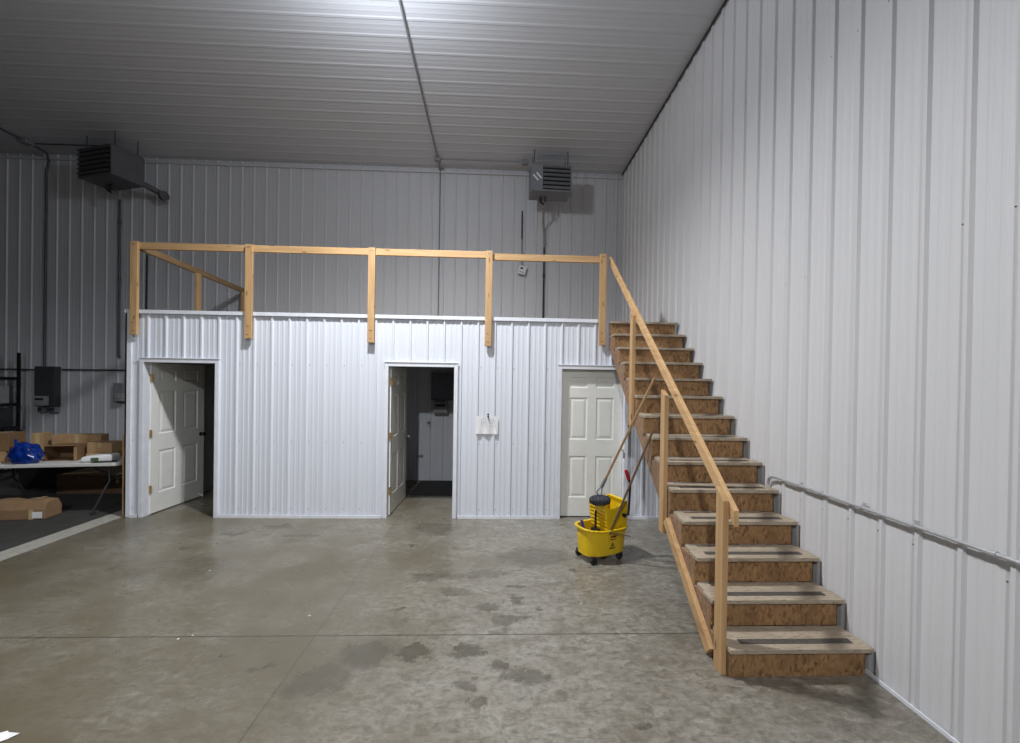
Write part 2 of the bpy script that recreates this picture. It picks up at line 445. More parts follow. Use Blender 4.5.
def door(n, op, label, angle, hinge_left=True):
    a, b, h = op; w = b - a - .008
    t = thing('door_%d' % n, label, 'door', ((a + b) / 2, ZF, 0), 0, None, 'structure')
    f = MB()                                     # casing and jambs
    cw = .052
    for s0, s1 in ((a - cw, a), (b, b + cw)): f.box(s0, s1, ZF - .034, ZF - .019, 0.001, h + cw)
    f.box(a, b, ZF - .034, ZF - .019, h, h + cw)
    f.box(a - cw - .01, b + cw + .01, ZF - .044, ZF - .019, h + cw, h + cw + .012)
    for s0, s1 in ((a - .019, a), (b, b + .019)): f.box(s0, s1, ZF - .019, ZF + .125, 0.001, h)
    f.box(a - .019, b + .019, ZF - .019, ZF + .125, h, h + .019)
    fr = f.build('frame', M['trim_white'], t, bevel=.003)
    lf = thing('leaf_pivot', None, None)
    C.objects.unlink(lf); bpy.data.objects.remove(lf)
    lh = h - .022; th = .036
    if angle == 0:
        m = Matrix.Translation((a + .004, ZF + .062, .015))
    else:
        m = Matrix.Translation((a + .012, ZF + .078, .015)) @ Matrix.Rotation(angle, 4, 'Z')
    L = leaf_mesh(w, lh, th); L.v = [m @ v for v in L.v]
    leaf = L.build('door_leaf', M['door'], t)
    for hz in (.33, 1.08, 1.83):
        g = MB()
        if angle == 0: continue
        g.box(-.012, .004, -.014, .040, hz - .05, hz + .05)
        g.lathe([(.008, hz - .052), (.008, hz + .052)], (-.006, -.014, 0), 10)
        g.v = [m @ v for v in g.v]
        tag(g.build('hinge', M['brass'], leaf), 'brass hinge')
    if angle != 0:
        for sg, y0 in ((-1, 0), (1, th)):
            g = MB()
            g.lathe([(.030, 0), (.030, .006), (.011, .010), (.010, .035), (.024, .042), (.028, .055), (.022, .068), (.004, .072)], (0, 0, 0), 16, 1)
            g.v = [m @ Vector((w - .065 + v.x, y0 + sg * v.y, .97 + v.z)) for v in g.v]
            tag(g.build('doorknob', M['black'] if n == 1 else M['chrome'], leaf, smooth=True), 'dark door knob' if n == 1 else 'metal door knob')
    if n == 1:
        g = MB(); g.tube([m @ Vector((w - .1, .0, .055)), m @ Vector((w - .1, -.06, .03))], .007, 8)
        g.tube([m @ Vector((w - .1, -.06, .03)), m @ Vector((w - .1, -.075, .012))], .012, 8)
        g.build('doorstop', M['trim_white'], leaf)
    return t
door(1, OPEN[0], 'white six panel door open inward at the left end of the loft wall', math.radians(86.5))
door(2, OPEN[1], 'white six panel door open inward in the middle of the loft wall', math.radians(88.8))
door(3, OPEN[2], 'closed white six panel door beside the stairs', 0)

# ------------------------------------------------------------------ staircase
XL, XR = 1.490, 2.4325
st = thing('staircase', 'plywood staircase climbing along the right wall to the loft', 'stairs', (XL + .48, Y0 + 1.5, 0))
def nose(y): return RISE * (1 + (y - Y0) / RUN)
def saw(off_front, drop):
    poly = []
    y = Y0 + off_front
    poly.append((y, 0.001))
    for n in range(1, 15):
        poly.append((min(Y0 + (n - 1) * RUN + off_front, ZF - .022), n * RISE - .030 if n < 14 else HL - .23))
        if n < 14: poly.append((min(Y0 + n * RUN + off_front, ZF - .022), n * RISE - .030))
    yt = min(Y0 + 13 * RUN + off_front, ZF - .0215)
    poly.append((yt + .0, nose(yt) - drop))
    yb = Y0 + (drop / RISE - 1) * RUN
    poly.append((yb, .001))
    return poly
TH = .030
mb = MB(); mb.prism(saw(.034, .40), 0, XL + .004, XL + .040)
mb.build('stringer', M['osb_side'], st)
mb = MB(); mb.prism(saw(.046, .40), 0, XR - .040, XR - .004)
mb.build('stringer', M['stringer_dark'], st)
mb = MB(); mb.prism(saw(.036, .40), 0, 1.94, 1.978)
mb.build('stringer', M['stringer_dark'], st)
# pale board nailed along the lower edge of the open-side stringer
y1, y2 = 2.74, 3.50
zz = lambda y: nose(y) - .40 + .045
mb = MB(); mb.bar((XL - .0165, y1, zz(y1) + .03), (XL - .0165, y2, zz(y2) + .03), .038, .085)
tag(mb.build('stringer_board', M['pine_y'], st, bevel=.003), 'pale board along the stringer edge')
for n in range(1, 15):
    yn = Y0 + (n - 1) * RUN
    mb = MB(); mb.box(XL + .006, XR - .036, yn + .018, yn + .033, (n - 1) * RISE + .001, n * RISE - TH - .001)
    mb.build('riser', M['osb'], st)
    mb = MB(); z0, z1 = n * RISE - TH + .0003, n * RISE
    if n < 14:
        dn = random.uniform(-.006, .006)
        mb.box(XL + dn, XR - .0, yn - .012, yn + .118, z0, z1)
        mb.box(XL + .02 + dn, XR - .012, yn + .122, yn + RUN + .016, z0, z1 - .002)
    else:
        mb.box(XL, XR, yn - .012, yn + .0325, z0, z1)
    td = mb.build('tread', M['tread'], st, bevel=.004)
    if n < 14:
        mb = MB(); mb.box(XL + .10, XR - .09, yn + .045, yn + .095, z1 + .0005, z1 + .0025)
        tag(mb.build('grip_strip', M['grip'], td), 'dark gritty grip strip')

# ------------------------------------------------------------------ stair railing
rz0, rslope = 1.068, .822
def rail_top(y): return rz0 + (y - 2.5) * rslope
sr = thing('stair_railing', 'sloping pine handrail on three posts along the open side of the stairs', 'railing', (1.46, 4.0, 0))
PX0, PX1 = 1.4515, 1.4890
def sr_post(y0, y1, zb, zt0, zt1, xo=0):
    mb = MB(); mb.prism([(y0, zb), (y1, zb), (y1, zt1), (y0, zt0)], 0, PX0 + xo, PX1 + xo)
    mb.build('post', M['pine_z'], sr, bevel=.003)
sr_post(2.57, 2.66, .001, rail_top(2.57) + .0, rail_top(2.66) + .0)
sr_post(3.53, 3.62, .555, 1.77, 1.82)
sr_post(4.44, 4.53, 1.40, 2.62, 2.69)
ya, yb = 2.515, 5.60
h = .078 / math.cos(math.atan(rslope))
mb = MB(); mb.prism([(ya, rail_top(ya)), (ya, rail_top(ya) - h), (yb, rail_top(yb) - h), (yb, rail_top(yb))], 0, 1.4895, 1.5225)
mb.build('handrail', M['pine_rail'], sr, bevel=.003)

# ------------------------------------------------------------------ loft guard railing
gr = thing('guard_railing', 'pine guard railing along the loft edge above the three doors', 'railing', (-1.6, ZF, HL))
PYF, PYB = ZF - .078, ZF - .040
def gpost(x0, x1, zb, zt):
    mb = MB(); mb.box(x0, x1, PYF, PYB, zb, zt)
    p = mb.build('post', M['pine_z'], gr, bevel=.003)
    for z in (zb + .05, zb + .16, zt - .04):
        b = MB(); b.lathe([(.005, 0), (.005, .003), (.001, .004)], (0, 0, 0), 8, 1)
        b.v = [Vector(((x0 + x1) / 2 + v.x + random.uniform(-.02, .02), PYF - v.y, z + v.z)) for v in b.v]
        b.build('bolt_head', M['screw'], p)
gp = [(-4.825, -4.735), (-3.365, -3.275), (-1.768, -1.678), (-.209, -.119), (1.338, 1.428)]
zb_ = [2.405, 2.385, 2.36, 2.345, 2.385]
for (a, b), z in zip(gp, zb_): gpost(a, b, z, 3.622)
RT = [3.622, 3.622, 3.622, 3.598]
for i in range(4):
    a = (gp[i][0] + gp[i][1]) / 2 + (.002 if i else -.03); b = (gp[i+1][0] + gp[i+1][1]) / 2 - (.002 if i < 3 else -.04)
    mb = MB(); mb.box(a, b, PYB + .0006, PYB + .0390, RT[i] - .089, RT[i])
    mb.build('top_rail', M['pine_x'], gr, bevel=.003)
# return rail along the loft's open left side
mb = MB(); mb.bar((-4.76, ZF + .012, 3.565), (-5.06, ZB - .035, 3.565), .038, .089)
mb.build('side_rail', M['pine_dim'], gr, bevel=.003)
def spost(y):
    x = -4.76 + (y - ZF) / (ZB - ZF) * -.30 + .041
    mb = MB(); mb.box(x - .019, x + .019, y - .045, y + .045, HL - .028, 3.52); mb.build('post', M['pine_z'], gr, bevel=.003)
spost(6.72); spost(8.12)

# ------------------------------------------------------------------ mop bucket
B = thing('mop_bucket', 'yellow plastic mop bucket with wringer standing before the closed door', 'bucket', (1.108, 4.345, 0), math.radians(24.6))
B.scale = (1.12, 1.12, 1)
def oval(hl, hw, z, n=40, e=3.6, dx=0.0, dip=0.0):
    out = []
    for k in range(n):
        a = 2 * PI * k / n; c, s = math.cos(a), math.sin(a)
        x = hl * math.copysign(abs(c) ** (2 / e), c); y = hw * math.copysign(abs(s) ** (2 / e), s)
        if x < 0: y *= 1 - .22 * (x / hl) ** 2
        # shallow flutes in the walls
        zz = z + dip * max(0, -x / hl) ** 2
        out.append(Vector((x + dx, y, zz)))
    return out
rings = [oval(.200, .124, .070), oval(.218, .140, .078), oval(.224, .148, .18), oval(.230, .155, .30), oval(.232, .158, .325, dip=.012), oval(.250, .174, .332, dip=.014),
         oval(.252, .176, .345, dip=.018), oval(.246, .170, .350, dip=.018), oval(.228, .152, .345, dip=.018), oval(.214, .140, .18), oval(.205, .130, .10)]
mb = MB(); mb.loft(rings)
mb.build('bucket_body', M['yellow'], B, local=True, smooth=True)
# corner ribs moulded into the body
mb = MB()
for sx, sy in ((-.015, -1), (-.015, 1)):
    mb = MB(); mb.tube([(sx - .02, sy * .118, .09), (sx - .02, sy * .142, .2), (sx - .02, sy * .160, .33)], .009, 8)
    mb.build('body_rib', M['yellow'], B, local=True, smooth=True)
for sx in (-1, 1):
    for sy in (-1, 1):
        x, y = (.135 if sx > 0 else -.165), sy * .115
        mb = MB(); mb.box(x - .022, x + .022, y - .018, y + .018, .064, .082)
        mb.box(x - .008, x + .008, y - .021, y - .016, .022, .07); mb.box(x - .008, x + .008, y + .016, y + .021, .022, .07)
        f = mb.build('caster', M['black'], B, local=True, bevel=.002)
        mb = MB(); mb.lathe([(.012, -.016), (.037, -.014), (.040, -.006), (.040, .006), (.037, .014), (.012, .016)], (x, y, .0402), 20, 1)
        mb.v = [Vector((x + (v.x - x) / 1.12, v.y, v.z)) for v in mb.v]
        mb.build('wheel', M['rubber'], f, local=True, smooth=True)
# wringer hopper over the rear half
mb = MB()
side = [(.055, .20), (.175, .20), (.212, .345), (.222, .56), (.205, .625), (.165, .608), (.10, .560), (.02, .548), (-.045, .575), (-.035, .44), (.0, .30)]
for y0, y1 in ((-.128, -.116), (.116, .128)): mb.prism(side, 1, y0, y1)
mb.box(.200, .222, -.116, .116, .352, .562)
mb.prism([(.200, .56), (.222, .56), (.206, .626), (.186, .616)], 1, -.116, .116)
for k in range(6):                                     # slotted press plate towards the nose
    z = .335 + k * .040; x = -.012 - .03 * (k / 6)
    mb.box(x - .010, x + .012, -.116, .116, z - .011, z + .011)
for y in (-.112, -.04, .04, .112):
    mb.bar((.002, y, .30), (-.040, y, .59), .010, .018, (1, 0, 0))
mb.box(-.055, -.022, -.128, .128, .566, .584)
mb.box(.0, .21, -.116, .116, .29, .30)
W = mb.build('wringer', M['yellow'], B, local=True, bevel=.003)
mb = MB(); mb.tube([(.17, -.142, .47), (.205, -.150, .475), (.215, -.150, .53), (.222, -.152, .70), (.225, -.153, .80), (.200, -.153, .86)], .011, 10)
mb.lathe([(.02, -.012), (.02, .008)], (.17, -.137, .47), 14, 1)
tag(mb.build('wringer_lever', M['black'], W, local=True, smooth=True), 'black lever')
mb = MB(); mb.tube([(.205, -.153, .85), (.175, -.153, .93), (.165, -.153, .955)], [.017, .018, .013], 12)
tag(mb.build('lever_grip', M['red'], W, local=True, smooth=True), 'red lever grip')
mb = MB(); mb.tube([(-.075, -.02, .105), (-.075, -.02, .52)], .011, 10); mb.box(-.10, -.05, -.06, .02, .102, .33)
tag(mb.build('press_post', M['black'], W, local=True, bevel=.003), 'black post before the press plate')
# wire bail handle folded down on the side
mb = MB(); mb.tube([(-.02, -.184, .33), (.05, -.196, .315), (.13, -.20, .285), (.20, -.195, .262)], .006, 8)
mb.lathe([(.014, -.006), (.014, .010)], (-.02, -.176, .33), 12, 1)
tag(mb.build('bail_handle', M['darkwood'], B, local=True, smooth=True), 'brown wire handle')
# printed marks on the side: red maker's plate and a warning triangle
def on_side(poly, dz=0.0022):
    """x, z outline laid on the bucket's long side"""
    out = []
    for x, z in poly:
        x -= .050
        t = (z - .18) / .12; hw = .148 + .007 * t; hl = .224 + .006 * t
        y = hw * (1 - abs(x / hl) ** 3.6) ** (1 / 3.6)
        out.append((x, -(y + dz), z))
    return out
mb = MB()
for z0, z1 in ((.262, .280), (.238, .248)):
    for k in range(4):
        a_, b_ = .045 + .0175 * k, .045 + .0175 * (k + 1)
        mb.add(on_side([(a_, z0), (b_, z0 + .001), (b_, z1 + .001), (a_, z1)]), [(0, 1, 2, 3)])
tag(mb.build('maker_mark', M['logo_red'], B, local=True), 'dark red bars of the maker mark')
mb = MB()
T0 = [(.042, .145), (.108, .145), (.075, .215)]; T1 = [(.055, .153), (.095, .153), (.075, .196)]
a, b = on_side(T0), on_side(T1)
for k in range(3): mb.add([a[k], a[(k+1)%3], b[(k+1)%3], b[k]], [(0, 1, 2, 3)])
mb.add(on_side([(.071, .168), (.079, .168), (.079, .184), (.071, .184)]), [(0, 1, 2, 3)])
mb.add(on_side([(.071, .157), (.079, .157), (.079, .163), (.071, .163)]), [(0, 1, 2, 3)])
tag(mb.build('warning_mark', M['black'], B, local=True), 'black warning triangle')

# purple strip in the bucket's nose
R24 = Matrix.Translation((1.108, 4.345, 0)) @ Matrix.Rotation(math.radians(24.6), 4, 'Z')
mb = MB(); mb.bar(R24 @ Vector((-.120, .07, .115)), R24 @ Vector((-.150, .135, .375)), .030, .012, (0, 1, 0))
tag(mb.build('plastic_strip', M['purple'], bevel=.002), 'dark purple plastic strip leaning inside the front of the yellow bucket', 'strip')

# mop leaning on the stair handrail
mtop = Vector((1.462, 3.806, 1.925)); mbot = Vector((1.098, 4.258, .79))
dirm = (mtop - mbot).normalized()
mp = thing('mop', 'string mop with long pale handle leaning from bucket to handrail', 'mop', (1.05, 4.25, .60))
mb = MB(); mb.tube([mbot, mbot.lerp(mtop, .5), mtop], .0125, 12); mb.build('handle', M['mophandle'], mp, smooth=True)
mb = MB(); mb.tube([mbot - dirm * .015, mbot + dirm * .10], [.019, .017], 12)
mb.tube([mbot - dirm * .01, Vector((1.098, 4.262, .74)), Vector((1.09, 4.262, .69))], .006, 8)
mb.tube([mbot - dirm * .01, Vector((1.06, 4.262, .75)), Vector((1.04, 4.255, .725)), Vector((1.05, 4.255, .69))], .009, 8)
tag(mb.build('clamp', M['heater'], mp, smooth=True), 'grey clamp gripping the yarn')
rings = []
cx, cy_, cz = 1.078, 4.270, .636
prof = [(.02, -.050), (.06, -.048), (.090, -.025), (.106, .0), (.104, .018), (.08, .034), (.03, .040), (.01, .041)]
for r, hz in prof:
    ring = []
    for k in range(48):
        a = 2 * PI * k / 48
        rr = r * (1 + .07 * math.sin(k * 2.1 + hz * 40) * (r > .05)) 
        ring.append(Vector((cx + rr * math.cos(a) * 1.05, cy_ + rr * math.sin(a) * .72, cz + hz + .006 * math.sin(k * 1.7))))
    rings.append(ring)
mb = MB(); mb.loft(rings)
for k in range(26):                                    # yarn loops over the top and strands hanging into the wringer
    a = random.uniform(0, 2 * PI); q = random.uniform(.5, 1)
    p0 = Vector((cx + .02 * math.cos(a), cy_ + .015 * math.sin(a), cz + .040))
    p1 = Vector((cx + .065 * math.cos(a + .2), cy_ + .05 * math.sin(a + .2), cz + .036))
    p2 = Vector((cx + .111 * math.cos(a + .3), cy_ + .078 * math.sin(a + .3), cz + .0))
    mb.tube([p0, p1, p2, p2 + Vector((-.012 * math.cos(a), -.01 * math.sin(a), -.045 * q))], .0065, 6)
mb.build('mop_head', M['mop'], mp, smooth=True)
tp = mbot.lerp(mtop, .36)
mb = MB(); mb.tube([tp, tp + Vector((.03, -.02, -.005)), tp + Vector((.035, -.022, -.035))], .005, 8)
mb.box(tp.x + .028, tp.x + .046, tp.y - .026, tp.y - .020, tp.z - .085, tp.z - .03)
tag(mb.build('hanging_clip', M['heater'], mp), 'grey clip hanging on the handle')

# dark stick standing in the bucket
mb = MB(); s0 = R24 @ Vector((.020, -.139, .24)); s1 = Vector((1.482, 3.87, 1.425))
mb = MB(); mb.tube([R24 @ Vector((-.040, -.100, .135)), s1], .0115, 12)
tag(mb.build('wooden_stick', M['darkwood'], smooth=True), 'short dark wooden stick standing in the bucket and leaning on the stairs', 'stick')

# ------------------------------------------------------------------ paper note
nt = thing('paper_note', 'white paper note hanging on the ribbed wall between the middle and right doors', 'note', (-.163, ZF - .03, 1.27))
mb = MB(); n = 12
g = [[(-.314 + .303 * i / n, ZF - .024 - .004 * math.sin(PI * i / n) - (.012 * (j / 4) ** 2) * math.sin(i * 1.3), 1.395 - .245 * j / 4 - .006 * math.sin(PI * i / n) * (j == 0)) for i in range(n + 1)] for j in range(5)]
vs = [p for r in g for p in r]; fs = [(j*(n+1)+i, j*(n+1)+i+1, (j+1)*(n+1)+i+1, (j+1)*(n+1)+i) for j in range(4) for i in range(n)]
mb.add(vs, fs); sh = mb.build('sheet', M['paper'], nt)
sm = sh.modifiers.new('thick', 'SOLIDIFY'); sm.thickness = .0008
mb = MB(); yk = ZF - .046
def stroke(pts, w=.004):
    for (x0, z0), (x1, z1) in zip(pts, pts[1:]): mb.bar((x0, yk, z0), (x1, yk, z1), .0004, w, (0.02, 0, 1) if abs(z1 - z0) < abs(x1 - x0) else (1, 0, .02))
stroke([(-.235, 1.36), (-.235, 1.29)]); stroke([(-.205, 1.375), (-.205, 1.30)]); stroke([(-.215, 1.365), (-.205, 1.375), (-.195, 1.365)])
stroke([(-.175, 1.365), (-.175, 1.29)]); stroke([(-.155, 1.345), (-.06, 1.345)]); stroke([(-.135, 1.37), (-.135, 1.30)]); stroke([(-.075, 1.365), (-.055, 1.30)])
stroke([(-.12, 1.30), (-.10, 1.325), (-.08, 1.30)])
for k in range(6): stroke([(-.18 + k * .025, 1.262), (-.168 + k * .025, 1.262)], .005)
tag(mb.build('writing', M['ink'], nt), 'faint grey handwriting')
mb = MB(); mb.lathe([(.013, 0), (.013, .012), (.005, .016)], (0, 0, 0), 14, 1)
mb.v = [Vector((-.148 + v.x, ZF - .003 - v.y - .022, 1.418 + v.z)) for v in mb.v]
mb.box(-.158, -.138, ZF - .050, ZF - .0295, 1.378, 1.40)
tag(mb.build('clip', M['black'], nt), 'black clip holding the sheet')

# ------------------------------------------------------------------ conduits and pipes
def pipe(name, pts, r, mat, label, cat='conduit', group=None, fittings=(), boxes=()):
    t = thing(name, label, cat, pts[0], 0, group)
    mb = MB(); mb.tube(pts, r, 10); mb.build('pipe', mat, t, smooth=True)
    for p, q in fittings:
        b = MB(); b.tube([p, q], r * 1.45, 12); b.build('coupling', mat, t, smooth=True)
    for c, s in boxes:
        b = MB(); b.box(c[0]-s[0]/2, c[0]+s[0]/2, c[1]-s[1]/2, c[1]+s[1]/2, c[2]-s[2]/2, c[2]+s[2]/2)
        b.build('junction_box', M['grey_paint'], t, bevel=.006)
    return t
yc = XW - .040
pts = [(XW - .021, 3.585, .985), (XW - .026, 3.575, 1.02), (yc, 3.545, 1.052), (yc, 3.50, 1.070), (yc, 3.44, 1.074), (yc, 3.0, 1.074), (yc, .2, 1.074)]
W1 = pipe('wall_conduit', pts, .0115, M['galv'], 'galvanised conduit running along the white right wall beside the stairs', 'conduit', None,
     [((yc, 1.93, 1.074), (yc, 1.88, 1.074)), ((yc, 2.95, 1.074), (yc, 2.985, 1.074))])
for y in (3.18, 2.62, 2.28, 1.4, .7):
    b = MB(); b.bar((XW - .019, y - .012, 1.089), (XW - .019, y + .012, 1.089), .006, .03); b.tube([(yc, y - .009, 1.074), (yc, y + .009, 1.074)], .016, 10)
    b.build('strap', M['galv'], W1)
pipe('ceiling_conduit', [(-1.16, YREAR + .3, HC - .034), (-1.185, 4.66, HC - .034), (-1.25, 7.86, HC - .034), (-1.253, 8.2, HC - .034), (-1.255, ZB - .04, HC - .10), (-1.256, ZB - .033, HC - .2), (-1.258, ZB - .033, HL + .0)],
     .012, M['grey_paint'], 'grey conduit running along the ceiling and down the back wall to the loft', 'conduit', None, [], [((-1.25, 7.90, HC - .05), (.11, .11, .06))])
pipe('ceiling_conduit', [(-1.18, 7.90, HC - .034), (.38, 7.90, HC - .034)], .011, M['grey_paint'], 'short grey conduit crossing the ceiling to the heater above the stairs', 'conduit', None, [],
     [((.43, 7.90, HC - .05), (.12, .10, .06))])
pipe('ceiling_conduit', [(-8.71, 3.0, HC - .034), (-8.71, 7.80, HC - .034), (-8.73, 8.15, HC - .04), (-8.80, ZB - .04, HC - .14), (-8.852, ZB - .034, HC - .32), (-8.858, ZB - .034, 2.03)],
     .020, M['heater_dark'], 'dark conduit bending from the ceiling down the far left back wall', 'conduit', None, [], [((-8.71, 7.79, HC - .05), (.16, .16, .06))])
pipe('heater_cable', [(-8.62, 7.86, HC - .032), (-7.6, 7.86, HC - .032), (-7.25, 7.80, HC - .06)], .011, M['pipe_dark'], 'thin dark cable crossing the ceiling to the left heater', 'cable')
pipe('wall_conduit', [(-11.0, ZB - .034, 1.955), (-8.96, ZB - .034, 1.955)], .013, M['pipe_dark'], 'dark conduit on the back wall left of the electrical panel', 'conduit')
pipe('wall_conduit', [(-8.53, ZB - .034, 1.965), (-5.2, ZB - .034, 1.985)], .013, M['pipe_dark'], 'dark conduit on the back wall right of the electrical panel', 'conduit')
pipe('gas_pipe', [(-7.452, ZB - .05, 5.30), (-7.452, ZB - .05, 2.30), (-7.452, ZB - .045, 2.24), (-7.452, ZB - .021, 2.22)], .020, M['heater_dark'], 'dark gas pipe running down the back wall below the left heater', 'pipe', None,
     [((-7.452, ZB - .05, 4.9), (-7.452, ZB - .05, 4.82)), ((-7.452, ZB - .05, 3.75), (-7.452, ZB - .05, 3.70))])
pipe('wall_conduit', [(-6.94, ZB - .036, 4.25), (-6.95, ZB - .036, HL - .02)], .014, M['black'], 'black conduit rising behind the left corner of the guard railing', 'conduit')
pipe('gas_pipe', [(.86, ZB - .05, 4.60), (.86, ZB - .05, HL - .02)], .017, M['black'], 'black gas pipe on the back wall under the heater above the stairs', 'pipe', None, [((.86, ZB - .05, 4.05), (.86, ZB - .05, 3.99))])
pipe('flue_pipe', [(.795, 7.85, 5.20), (.82, 8.1, 5.05), (.85, ZB - .06, 4.95), (.86, ZB - .06, 4.63)], .022, M['beige_pipe'], 'pale pipe dropping from the heater above the stairs to the black pipe', 'pipe')

# hanging thermostat
th = thing('thermostat', 'small white thermostat hanging tilted from a cord on the back wall', 'thermostat', (.42, ZB - .06, 4.1))
mb = MB(); mb.tube([(.405, ZB - .03, 5.32), (.407, ZB - .035, 4.75)], .014, 8); mb.tube([(.407, ZB - .035, 4.75), (.415, ZB - .045, 4.20)], .007, 8)
tag(mb.build('cord', M['pipe_dark'], th, smooth=True), 'dark cord')
mt = Matrix.Translation((.42, ZB - .075, 4.115)) @ Matrix.Rotation(.28, 4, 'Y')
mb = MB(); mb.box(-.075, .075, -.03, .03, -.085, .085, mt)
tag(mb.build('case', M['paper'], th, bevel=.008), 'white case')
mb = MB(); mb.box(-.045, .01, -.033, -.030, .01, .045, mt); mb.box(-.05, .05, -.033, -.030, -.05, -.042, mt); mb.build('dial', M['black'], th)

# ------------------------------------------------------------------ unit heaters
def heater(label, cx, cy, rz, w, d, z0, z1, lx0, lx1, mat, sticker, group, flue):
    t = thing('unit_heater', label, 'heater', (cx, cy, z0), rz, group)
    hgt = z1 - z0
    mb = MB()
    mb.box(-w/2, w/2, -d/2 + .02, d/2, 0, hgt)
    fy = -d/2
    mb.box(-w/2, lx0, fy, fy + .02, 0, hgt); mb.box(lx1, w/2, fy, fy + .02, 0, hgt)
    mb.box(lx0, lx1, fy, fy + .02, hgt - .035, hgt); mb.box(lx0, lx1, fy, fy + .02, 0, .03)
    mb.build('housing', mat, t, local=True, bevel=.006)
    mb = MB(); mb.box(lx0 + .001, lx1 - .001, fy + .012, fy + .0195, .031, hgt - .036); mb.build('louver_back', M['void'], t, local=True)
    ns = 6
    for k in range(ns):
        z = .055 + (hgt - .115) * k / (ns - 1)
        mb = MB(); mb.bar((lx0 + .003, fy - .016, z + .010), (lx1 - .003, fy - .016, z + .010), .045, .006, (0, .55, 1))
        mb.build('louver', mat, t, local=True)
    for x in (-w/2 + .06, w/2 - .06):
        for y in (-d/2 + .09, d/2 - .08):
            mb = MB(); mb.tube([(x, y, hgt), (x, y, HC - .001 - z0)], .007, 8); mb.box(x - .02, x + .02, y - .02, y + .02, hgt + .0005, hgt + .02)
            mb.build('hanger_rod', M['pipe_dark'], t, local=True)
    mb = MB()
    mb.tube([(-w*.22, d*.1, -.002), (-w*.22, d*.1, -.10), (-w*.22 + .07, d*.12, -.14)], .022, 8)
    mb.tube([(-w*.22 + .09, d*.1, -.002), (-w*.22 + .09, d*.1, -.09)], .020, 8)
    mb.box(-w*.22 - .03, -w*.22 + .03, d*.1 - .03, d*.1 + .03, -.09, -.03)
    tag(mb.build('gas_valve', M['pipe_dark'], t, local=True, bevel=.004), 'dark gas fittings below the case')
    if sticker:
        mb = MB()
        for px, pz in ((-.295, .235), (-.235, .275)):
            mb.bar((px - .045, fy - .001, pz + .05), (px + .045, fy - .001, pz - .05), .001, .03, (1, 0, .6))
        tag(mb.build('sticker', M['paper'], t, local=True), 'pale diagonal stickers')
    if flue:
        mb = MB(); mb.tube([(w*.32, d/2, hgt*.22), (w*.40, d/2 + .22, hgt*.10), (w*.5, d/2 + .30, .0)], .055, 12)
        mb.lathe([(.09, 0), (.09, .06), (.03, .08)], (w*.5, d/2 + .30, -.03), 14, 0)
        mb.build('flue', mat, t, local=True, smooth=True)
    return t
# left heater: turned, its louvres facing the room's left
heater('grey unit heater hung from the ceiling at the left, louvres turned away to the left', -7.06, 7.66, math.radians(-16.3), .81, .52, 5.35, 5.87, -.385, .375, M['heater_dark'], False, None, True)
heater('grey unit heater hung above the stairs with two pale stickers beside its louvres', .885, 7.66, math.radians(3), .745, .42, 5.36, 5.85, -.16, .345, M['heater'], True, None, False)

# ------------------------------------------------------------------ high-bay lamps
def lamp(x, y, label, power, ang, glare_fill=140, blend=.95):
    t = thing('high_bay_lamp', label, 'lamp', (x, y, 5.78), 0, None)
    mb = MB(); mb.lathe([(.05, .30), (.08, .28), (.09, .16), (.15, .13), (.19, .06), (.20, .012), (.185, .010), (.17, .03), (.05, .04)], (x, y, 5.75), 28)
    mb.build('housing', M['black'], t, smooth=True)
    mb = MB(); mb.lathe([(.165, .012), (.160, -.010), (.10, -.022), (.02, -.026)], (x, y, 5.76), 28)
    mb.build('lens', M['lens'], t, smooth=True)
    mb = MB(); mb.tube([(x, y, 6.05), (x, y, HC - .002)], .012, 8); mb.build('hook', M['galv'], t)
    l = bpy.data.lights.new('high_bay_light', 'SPOT'); l.energy = power; l.spot_size = math.radians(ang); l.spot_blend = blend; l.shadow_soft_size = .15
    l.color = (.975, .985, 1.0)
    o = bpy.data.objects.new('high_bay_light', l); C.objects.link(o); o.location = (0, 0, -.085); o.parent = t
    q = bpy.data.lights.new('ceiling_glare_fill', 'POINT'); q.energy = glare_fill; q.shadow_soft_size = .12; q.color = (.90, .94, 1.0)  # added point light, imitates lens glare on the ceiling
    qo = bpy.data.objects.new('ceiling_glare_fill', q); C.objects.link(qo); qo.location = (0, 0, -.20); qo.parent = t
    return t
lamp(-1.36, 3.82, 'round high bay lamp hung from the ceiling above the loft front', 1120, 160)
lamp(-1.30, -4.0, 'round high bay lamp hung from the ceiling behind the camera', 1380, 168, 20, .38)

